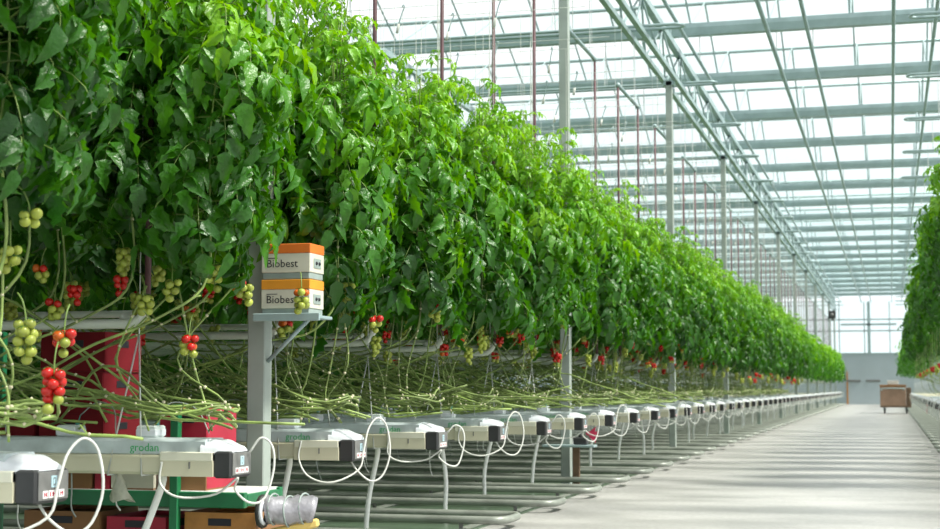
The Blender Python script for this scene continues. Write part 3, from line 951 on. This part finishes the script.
# vines rounding the row ends, one coil to each near gutter
def coil(seed):
    R = random.Random(seed); mb = MB()
    for q in range(5):
        z = R.uniform(0.05, 0.14); zo = R.uniform(0.10, 0.55)
        w1, w2, w3 = R.uniform(-.08,.08), R.uniform(-.07,.07), R.uniform(-.05,.05)
        ex = R.uniform(-0.02, 0.06)
        ctrl = [(-1.5-R.uniform(0,.8), -0.15+w1, z+zo), (-1.1, -0.16+w2, z+zo*0.8+w3), (-0.75, -0.12+w1, z+zo*0.4+w1*0.5), (-0.4, -0.15+w2, z+zo*0.25+w2*0.4), (-0.08+ex, -0.13, z+R.uniform(0,.05)), (0.0+ex, 0.0, z+R.uniform(0.01,.07)), (-0.08+ex, 0.13, z+R.uniform(0,.06)),
                (-0.4, 0.17+w3, z+0.04+w1*0.5), (-0.7, 0.15+w1, z+0.06+w2*0.6), (-1.2, 0.18, z+R.uniform(0.02,.2))]
        P = wobble(smooth_path(ctrl, 36), R)
        mb.tube(P, 0.0064, M['old_stem'], 5)
        for i in range(2, 35, 2):
            if R.random() < 0.8:
                mb.ball(P[i]+np.array([0,R.uniform(-.004,.004),0.004]), R.uniform(0.006,0.010), M['node'], 5, 3)
    for q in range(4):
        x = R.uniform(-0.45,-0.05); y = R.uniform(-0.1,0.1)
        P = smooth_path([(x,y,0.03),(x+R.uniform(-.1,.1),y,0.16),(x+R.uniform(-.22,.12),y*0.5,0.36),(x+R.uniform(-.35,.15),0,0.70)], 16)
        mb.tube(P, 0.0052, M['old_stem'], 5)
        for i in range(1, 15, 2):
            mb.ball(P[i], R.uniform(0.006,0.010), M['node'], 5, 3)
    return mb.data('vine_coil')
COIL = [coil(i) for i in range(5)]
for n in range(0, 26):
    tag(put('vine_coil', COIL[n % 5], None, (XL-0.06, row_y(n), SLAB_T)), 'pale bare vines bent round the aisle end of the %s gutter' % ordinal(n+1), 'vine', 'bare vines round the row ends')

# ------------------------------------------------------------------ heating pipes: a white pipe along each row with a red hose rising at its end, paired overhead
def pipe_pair():
    e = empty('heating_pipe_loop')
    z = 1.30; top = 4.92
    for dy in (0, PITCH):
        p = MB()
        pts = [(-6.0, dy, z-0.02), (-0.10, dy, z)]
        for a in np.linspace(0, PI/2, 6)[1:]:
            pts.append((-0.10+0.10*math.sin(a), dy, z+0.10*(1-math.cos(a))))
        p.tube(pts, 0.0235, M['pipe'], 9); p.build('grow_pipe', e)
        p2 = MB(); p2.tube([(-6.0, dy+0.28, z+0.05), (-0.25, dy+0.28, z+0.06), (-0.16, dy+0.22, z+0.06), (-0.14, dy+0.02, z+0.03)], 0.018, M['pipe'], 7); p2.build('return_pipe', e)
        r = MB(); r.bar((0, dy, z+0.08), (0, dy, top), 0.0155, M['rust'], 8); r.build('riser_hose', e)
    t = MB(); t.bar((0, -0.02, top), (0, PITCH+0.02, top), 0.024, M['galv'], 8)
    for dy in (0, PITCH):
        t.ball((0, dy, top), 0.034, M['galv'], 8, 6)
    for dy in (0.3, PITCH-0.3):
        t.bar((0, dy, top), (0, dy, GB), 0.005, M['wire'], 4)
    t.build('top_link', e)
    return e
pm = pipe_pair()
for q, n in enumerate(range(1, 55, 2)):
    e = pm if q == 0 else copy_tree(pm)
    e.location = (RISX, row_y(n)+0.02, 0)
    tag(e, 'white heating pipes with rust red risers joined overhead, serving the %s and %s rows' % (ordinal(n+1), ordinal(n+2)), 'heating pipe', 'heating pipe loops of the long bank')
e = empty('heating_pipe_loop', (RISX+0.05, row_y(0)+0.03, 0))
for nm in ('grow_pipe', 'riser_hose'):
    src = [c for c in pm.children if c.name.startswith(nm)][0]
    c = src.copy(); COL.objects.link(c); c.parent = e
tag(e, 'single white heating pipe along the first row nearest the camera', 'heating pipe', 'heating pipe loops of the long bank')

# crop wires the vines hang from
cw = MB()
for dy in (-0.2, 0.2):
    cw.bar((-12, dy, 0), (0.3, dy, 0), 0.003, M['wire'], 4)
cwd = cw.data('crop_wire')
for n in range(0, 30):
    tag(put('crop_wire', cwd, None, (XL, row_y(n), 4.37)), 'pair of thin crop wires high over the %s row' % ordinal(n+1), 'wire', 'crop wires over the long bank')
hk = MB()
hk.tube(smooth_path([(0,0,0.05),(0.012,0,0.075),(0.02,0,0.05),(0.0,0,0.0),(-0.03,0.01,-0.10)], 10), 0.006, M['galv'], 5)
hk.tube([(-0.03,0.01,-0.10),(-0.045,0.01,-0.18)], 0.014, M['string'], 6)
HK = hk.data('crop_hook')
for n in range(4, 22):
    for q in range(3):
        k = n*3+q
        tag(put('crop_hook', HK, None, (XL-0.25-0.5*q-random.uniform(0,0.2), row_y(n)+(-0.2 if k % 2 else 0.2), 4.32), (0,0,random.uniform(-0.6,0.6))),
            'string hook hanging %s from the aisle on the crop wire of the %s row' % (ordinal(q+1), ordinal(n+1)), 'hook', 'string hooks on the crop wires')

# ------------------------------------------------------------------ pipe rails on the floor between the rows
def rail_master(x0, x1):
    e = empty('pipe_rail')
    s = 1 if x0 > x1 else -1
    g = 0.25
    pts = [(x1, -g, 0.075), (x0 - s*0.17, -g, 0.075)]
    for a in np.linspace(-PI/2, PI/2, 13)[1:-1]:
        ca, sa = math.cos(a), math.sin(a)
        cx = math.copysign(abs(ca)**0.6, ca); cyy = math.copysign(abs(sa)**0.6, sa)
        pts.append((x0 - s*0.17 + s*0.17*cx, g*cyy, 0.075))
    pts += [(x0 - s*0.17, g, 0.075), (x1, g, 0.075)]
    p = MB(); p.tube(pts, 0.0285, M['rail'], 9); p.build('rail_pipe', e)
    for q in range(3):
        xx = x0 - s*(0.32+1.2*q)
        f = MB(); f.box((xx-0.03,-g-0.05,0.0),(xx+0.03,g+0.05,0.012), M['rail'])
        for yy in (-g, g):
            f.box((xx-0.012,yy-0.012,0.012),(xx+0.012,yy+0.012,0.052), M['capface'])
        f.build('rail_support', e)
    return e
rl = rail_master(0, -8); rr_ = rail_master(0, 8)
for n in range(NROWS):
    e = rl if n == 0 else copy_tree(rl)
    e.location = (-2.62, row_y(n)-0.55, 0)
    tag(e, 'rounded steel pipe rail on the floor before the %s gutter of the long bank' % ordinal(n+1), 'pipe rail', 'pipe rails of the long bank')
    if n >= 7:
        e = rr_ if n == 7 else copy_tree(rr_)
        e.location = (0.66, row_y(n)-0.55, 0)
        tag(e, 'rounded steel pipe rail on the floor across the aisle, %s row in view there' % ordinal(n-6), 'pipe rail', 'pipe rails across the aisle')

# ------------------------------------------------------------------ hives on their bracket
br = empty('hive_bracket', (COLX, COL0, 0))
b = MB(); b.box((0.051,-0.20,1.357),(0.40,0.03,1.375), M['galv'], 0.004); b.box((0.051,-0.215,1.345),(0.42,-0.20,1.385), M['galv'], 0.003); b.build('shelf_plate', br)
b = MB(); b.bar((0.055,-0.02,1.14),(0.30,-0.06,1.357), 0.011, M['galv'], 6); b.build('brace', br)
tag(br, 'galvanised bracket on the nearest column carrying two stacked hive boxes', 'bracket')
def hive(z, top, label, leafy):
    e = empty('bumblebee_hive', (-3.015, 7.385, z))
    W, D2 = 0.135, 0.10
    b = MB(); b.box((-W+0.004,-D2+0.004,0.0),(W-0.004,D2-0.004,0.035), M['hivegrey'], 0.004); b.build('base_tray', e)
    b = MB(); b.box((-W,-D2,0.035),(W,D2,0.135), M['whitebox'], 0.003); b.box((-W-0.001,-D2-0.001,0.135),(W+0.001,D2+0.001,0.185), M[top], 0.003); b.build('carton', e)
    t = put('lettering', HTXT, e, (-0.02, -D2-0.0008, 0.080), (PI/2, 0, 0)); t['label'] = 'dark printed name on the carton'
    b = MB(); b.box((W,-0.05,0.06),(W+0.004,0.05,0.11), M['hivegrey'], 0.001)
    for yy in (-0.02, 0.02):
        b.ball((W+0.004, yy, 0.085), 0.010, M['blackprint'], 8, 6)
    b.build('flight_hole', e)
    b = MB(); b.box((-W+0.03,-D2-0.001,0.108),(-W+0.09,-D2,0.112), M['blackprint']); b.build('print_line', e)
    tag(e, label, 'hive box', 'hive boxes on the column bracket')
HTXT = text_mesh('Biobest', 0.058); HTXT.materials.append(M['blackprint'])
hive(1.376, 'orangebox', 'white and orange hive carton resting on the bracket, lower of two', 0)
hive(1.563, 'orangered', 'white and red orange hive carton on top of the other hive', 1)

# ------------------------------------------------------------------ green trolley with cartons between the second gutter and the first column
TY0, TY1 = 6.74, 7.22
TX0, TX1 = -4.75, -2.99
t = empty('trolley', ((TX0+TX1)/2, (TY0+TY1)/2, 0))
ox, oy = (TX0+TX1)/2, (TY0+TY1)/2
def tb(name, lo, hi, m, bev=0.004):
    b = MB(); b.box((lo[0]-ox, lo[1]-oy, lo[2]), (hi[0]-ox, hi[1]-oy, hi[2]), m, bev); return b.build(name, t)
for yy in (TY0, TY1-0.04):
    tb('shelf_beam', (TX0, yy, 0.425), (TX1, yy+0.04, 0.50), M['trolley'])
    tb('lower_beam', (TX0, yy, 0.17), (TX1, yy+0.04, 0.23), M['trolley'])
for xx in (TX0, TX1-0.04):
    tb('cross_beam', (xx, TY0+0.04, 0.43), (xx+0.04, TY1-0.04, 0.49), M['trolley'])
tb('shelf_panel', (TX0+0.02, TY0+0.02, 0.488), (TX1-0.02, TY1-0.02, 0.502), M['mesh'], 0.002)
tb('lower_panel', (TX0+0.02, TY0+0.02, 0.215), (TX1-0.02, TY1-0.02, 0.232), M['trolley'], 0.002)
for xx in (-3.38, TX0+0.1):
    for yy in (TY0-0.012, TY1-0.028):
        tb('post', (xx, yy, 0.12), (xx+0.045, yy+0.04, 0.92 if xx > -4 else 1.3), M['trolley'])
for xx in (TX0+0.15, TX1-0.2):
    for yy in (TY0+0.06, TY1-0.14):
        b = MB()
        b.tube([(xx-ox, yy-oy-0.018, 0.06), (xx-ox, yy-oy+0.018, 0.06)], 0.06, M['foildark'], 14, smooth=False)
        b.box((xx-ox-0.02, yy-oy-0.028, 0.06), (xx-ox+0.02, yy-oy-0.02, 0.18), M['galv']); b.box((xx-ox-0.02, yy-oy+0.02, 0.06), (xx-ox+0.02, yy-oy+0.028, 0.18), M['galv']); b.box((xx-ox-0.03, yy-oy-0.03, 0.14), (xx-ox+0.03, yy-oy+0.03, 0.175), M['galv'])
        b.build('wheel', t)
tag(t, 'green steel trolley loaded with cartons behind the second gutter', 'trolley')

def carton(x0, x1, y0, y1, z0, z1, body, end, label, slot=True, face=None):
    e = empty('carton', ((x0+x1)/2, (y0+y1)/2, z0))
    a, b2, h = (x1-x0)/2, (y1-y0)/2, z1-z0
    w = 0.008
    b = MB()
    b.box((-a,-b2,0),(a,b2,0.008), M[body])
    b.box((-a,-b2,0.008),(a,-b2+w,h), M[face or body]); b.box((-a,b2-w,0.008),(a,b2,h), M[body]); b.box((-a,-b2+w,0.008),(-a+w,b2-w,h), M[end])
    b.box((-a+w,-b2+w,h-0.03),(a-w,b2-w,h-0.022), M[body])
    b.build('tray', e)
    p = MB(); p.box((a-w,-b2+w,0.008),(a+0.002,b2-w,h), M[end], 0.001); p.build('end_panel', e)
    if slot:
        q = MB(); q.box((a+0.001,-0.05,h*0.62),(a+0.004,0.05,h*0.62+0.035), M['blackprint'], 0.001)
        q.build('hand_hole', e); q = MB()
        q.box((-0.06,-b2-0.003,h*0.62),(0.06,-b2+0.002,h*0.62+0.035), M['blackprint'], 0.001)
        q.build('hand_hole', e)
    tag(e, label, 'carton', 'cartons on the green trolley')
carton(-3.47, -3.22, 6.80, 7.16, 0.502, 0.71, 'cardboard', 'redbox', 'brown carton with a red end, lower of the two nearest the aisle')
carton(-3.48, -3.23, 6.82, 7.17, 0.712, 0.90, 'redbox', 'redbox', 'red carton on top of the stack nearest the aisle')
carton(-3.72, -3.49, 6.78, 7.18, 0.502, 0.66, 'cardboard', 'whitebox', 'white faced carton in the middle of the trolley shelf', True, 'whitebox')
carton(-3.81, -3.73, 6.78, 7.18, 0.502, 0.66, 'redbox', 'redbox', 'narrow red carton on the trolley shelf beside the white faced carton', False)
carton(-4.30, -3.83, 6.78, 7.18, 0.502, 0.66, 'cardboard', 'cardboard', 'plain brown carton on the trolley shelf beside the narrow red one')
carton(-4.14, -3.78, 6.80, 7.18, 0.662, 0.87, 'shaded_red', 'shaded_red', 'shade-coloured red carton in the tall stack, just above the shelf cartons')
carton(-4.13, -3.79, 6.80, 7.18, 0.872, 1.08, 'shaded_red', 'shaded_red', 'shade-coloured red carton second from the top of the tall stack')
carton(-4.14, -3.78, 6.80, 7.18, 1.082, 1.28, 'shaded_red', 'shaded_red', 'shade-coloured red carton topmost of the tall stack')
carton(-4.60, -4.17, 6.80, 7.18, 0.662, 0.90, 'shaded_red', 'shaded_red', 'shade-coloured red carton stacked on the plain brown carton')
carton(-3.32, -2.95, 6.78, 7.18, 0.234, 0.40, 'orangewood', 'cardboard', 'orange brown carton on the lower deck nearest the aisle')
carton(-3.74, -3.42, 6.78, 7.18, 0.234, 0.37, 'redbox', 'redbox', 'red carton in the middle of the lower deck')
carton(-4.20, -3.78, 6.78, 7.18, 0.234, 0.39, 'cardboard', 'cardboard', 'brown carton on the lower deck farther from the aisle')

# silver wrapped roll on the trolley end
e = empty('wrapped_roll', (-2.775, 6.78, -0.055))
b = MB()
P = [(-0.11+0.022*i, 0.10*(-0.5+i/10), 0.475+0.006*math.sin(i)) for i in range(11)]
b.tube(P, [0.062+0.008*(i % 2) + 0.003*math.sin(i*2.1) for i in range(11)], M['foil'], 14)
b.build('wrap', e)
b = MB()
for q in (2, 5, 8):
    c = P[q]; ring = [(c[0]+0.004*math.sin(a*2), c[1]+0.073*math.cos(a), c[2]+0.073*math.sin(a)) for a in np.linspace(0, 2*PI, 18)[:-1]]
    b.tube(ring, 0.005, M['hivegrey'], 5, closed=True)
b.build('binding', e)
b = MB()
ring = [(-0.115, -0.05+0.058*math.cos(a), 0.47+0.066*math.sin(a)) for a in np.linspace(0, 2*PI, 20)[:-1]]
b.tube(ring, 0.016, M['foildark'], 8, closed=True); b.build('rubber_collar', e)
b = MB()
ring = [(-0.10, -0.065+0.05*math.cos(a), 0.47+0.055*math.sin(a)) for a in np.linspace(0.4, 4.6, 14)]
b.tube(ring, 0.010, M['whitefilm'], 7); b.build('loose_strap', e)
tag(e, 'silver wrapped bundle bound to the aisle end of the trolley shelf', 'bundle')
b = MB(); b.box((-0.20,-0.035,-0.02),(0.16,0.035,0.02), M['foam'], 0.008); b.box((-0.20,-0.037,-0.03),(-0.06,0.037,-0.006), M['redbox'], 0.004)
tag(b.build('foam_strip', None, (-2.80, 6.80, 0.325), (0, -0.22, 0.25)), 'yellow and red foam strip under the silver wrapped bundle', 'strip')

# little bag hung from the second gutter
b = MB()
vs = []; f = []
rings = 7; sg = 10
for i in range(rings):
    u = i/(rings-1); r = 0.008+0.050*u
    for k in range(sg):
        a = 2*PI*k/sg
        rr2 = r*(1+0.22*math.sin(3*a+i))
        vs.append((rr2*math.cos(a)+0.02*u, 0.55*rr2*math.sin(a), -0.125*u-0.01*math.sin(2*a)*u))
for i in range(rings-1):
    for k in range(sg):
        f.append((i*sg+k, i*sg+(k+1)%sg, (i+1)*sg+(k+1)%sg, (i+1)*sg+k))
f.append(tuple(range(sg)))
b.add(vs, f, M['bag'], True)
tag(b.build('plastic_bag', None, (-3.42, 6.30, GUT_B+0.002)), 'small crumpled clear bag hanging under the second gutter', 'bag')

# ------------------------------------------------------------------ pieces farther along the aisle
tg = MB()
for a in (-0.7, 0.1, 0.8):
    tg.add([(0,0,0),(0.10*math.cos(a)+0.02,0.03,0.02+0.08*math.sin(a)),(0.11*math.cos(a),0.0,-0.05+0.08*math.sin(a)),(0.03,-0.01,-0.05)], [(0,1,2,3)], M['pink'])
tg.ball((0.0,0,0), 0.022, M['pink'], 7, 5)
tag(tg.build('ribbon', None, (-3.12, row_y(7)-0.04, 0.52)), 'pink ribbon tied to a drain pipe beyond the second column', 'ribbon')
e = empty('valve_stand', (-3.10, COL0+COLP-0.15, 0))
b = MB(); b.box((-0.035,-0.024,0),(0.035,0.024,0.40), M['rustiron'], 0.004); b.build('post', e)
b = MB(); b.box((-0.34,-0.09,0.40),(0.20,0.085,0.425), M['galv'], 0.004); b.build('top_plate', e)
b = MB(); b.box((-0.02,-0.06,0.425),(0.12,0.06,0.50), M['black'], 0.01); b.ball((0.05,0,0.51),0.03,M['black'],8,6); b.build('valve', e)
tag(e, 'rusty little stand with flat plate beside the second column', 'stand')
rt = MB(); rt.box((-0.004,-0.12,0),(0.004,0.12,0.22), M['redtag'], 0.003)
tag(rt.build('tag', None, (0.79, row_y(20), 0.42), (0,0,0)), 'red tag hanging on the gutter ends across the aisle', 'tag')
bx = MB(); bx.box((-0.2,-0.15,0),(0.2,0.15,0.42), M['black'], 0.02); bx.box((-0.06,-0.02,-0.14),(0.06,0.02,0.02), M['capface']); bx.ball((0.0,-0.16,0.2),0.10,M['capface'],10,6)
tag(bx.build('control_box', None, (-3.06, COL0+COLP*10-0.215, 4.85)), 'dark box mounted high on a far column', 'box')

# harvest cart at the far end
cx, cyy = 0.16, 62.6
e = empty('harvest_cart', (cx, cyy, 0))
b = MB(); b.box((-0.58,-0.7,0.24),(0.60,0.7,0.30), M['rustiron'], 0.01); b.build('chassis', e)
b = MB(); b.box((-0.58,-0.7,0.30),(0.40,0.7,1.12), M['cartbrown'], 0.015); b.box((-0.60,-0.72,1.05),(0.42,0.72,1.13), M['cardboard'], 0.01)
b.build('body', e)
b = MB(); b.box((0.42,-0.68,0.30),(0.60,0.68,1.02), M['rustiron'], 0.02); b.build('dark_side', e)
b = MB(); b.tube(smooth_path([(-0.5,-0.72,0.9),(-0.5,-0.86,0.98),(0.3,-0.86,0.98),(0.3,-0.72,0.9)], 14), 0.018, M['galv'], 7); b.build('handle', e)
for sx in (-0.42, 0.42):
    for sy in (-0.55, 0.55):
        b = MB(); b.tube([(sx-0.03, sy, 0.11), (sx+0.03, sy, 0.11)], 0.11, M['foildark'], 14, smooth=False); b.box((sx-0.05, sy-0.03, 0.11), (sx-0.035, sy+0.03, 0.25), M['galv']); b.box((sx+0.035, sy-0.03, 0.11), (sx+0.05, sy+0.03, 0.25), M['galv'])
        b.build('wheel', e)
tag(e, 'brown boxy harvest cart parked near the end wall', 'cart')
b = MB(); b.box((-0.22,-0.15,0),(0.22,0.15,0.16), M['white'], 0.02); b.box((-0.23,-0.16,0.13),(0.23,0.16,0.17), M['sticker'], 0.01)
tag(b.build('white_tub', None, (cx-0.08, cyy-0.1, 1.13)), 'white tub resting on top of the brown cart', 'tub')

# ------------------------------------------------------------------ light
wd = bpy.data.worlds.new('sky'); scene.world = wd; wd.use_nodes = True
nt = wd.node_tree; nt.nodes.clear()
o = N(nt, 'ShaderNodeOutputWorld'); bg = N(nt, 'ShaderNodeBackground')
tc = N(nt, 'ShaderNodeTexCoord'); sx = N(nt, 'ShaderNodeSeparateXYZ'); rp = N(nt, 'ShaderNodeValToRGB')
nt.links.new(tc.outputs['Generated'], sx.inputs[0]); nt.links.new(sx.outputs['Z'], rp.inputs['Fac'])
rp.color_ramp.elements[0].position = 0.0; rp.color_ramp.elements[0].color = (0.86, 0.94, 0.97, 1)
rp.color_ramp.elements[1].position = 0.35; rp.color_ramp.elements[1].color = (1.0, 1.0, 1.0, 1)
nt.links.new(rp.outputs['Color'], bg.inputs['Color'])
bg.inputs['Strength'].default_value = 0.95
nt.links.new(bg.outputs['Background'], o.inputs['Surface'])
sl = bpy.data.lights.new('sun', 'SUN'); sl.energy = 5.0; sl.angle = math.radians(9); sl.color = (1.0, 0.96, 0.86)
so = bpy.data.objects.new('sun', sl); COL.objects.link(so)
dirv = Vector((-0.58, 0.04, -0.80))      # travels from over the aisle down on to the long bank
so.rotation_euler = dirv.to_track_quat('-Z', 'Y').to_euler()

# ------------------------------------------------------------------ camera
cam = bpy.data.cameras.new('camera'); co = bpy.data.objects.new('camera', cam); COL.objects.link(co)
cam.sensor_width = 36; cam.lens = 1512*36/940
cam.clip_start = 0.1; cam.clip_end = 400
co.location = (0, 0, 1.0)
co.rotation_euler = (PI/2 + math.radians(4.669547), 0, math.radians(15.51013))
cam.dof.use_dof = True; cam.dof.focus_distance = 8.0; cam.dof.aperture_fstop = 4.5
scene.camera = co
vs_ = scene.view_settings
scene.display_settings.display_device = 'sRGB'
vs_.view_transform = 'Standard'; vs_.look = 'None'; vs_.gamma = 1; vs_.use_curve_mapping = False
vs_.exposure = 0.55
cy_ = scene.cycles
cy_.max_bounces = 8; cy_.diffuse_bounces = 4; cy_.glossy_bounces = 3; cy_.transmission_bounces = 4; cy_.transparent_max_bounces = 12
cy_.use_denoising = True
cy_.sample_clamp_indirect = 6
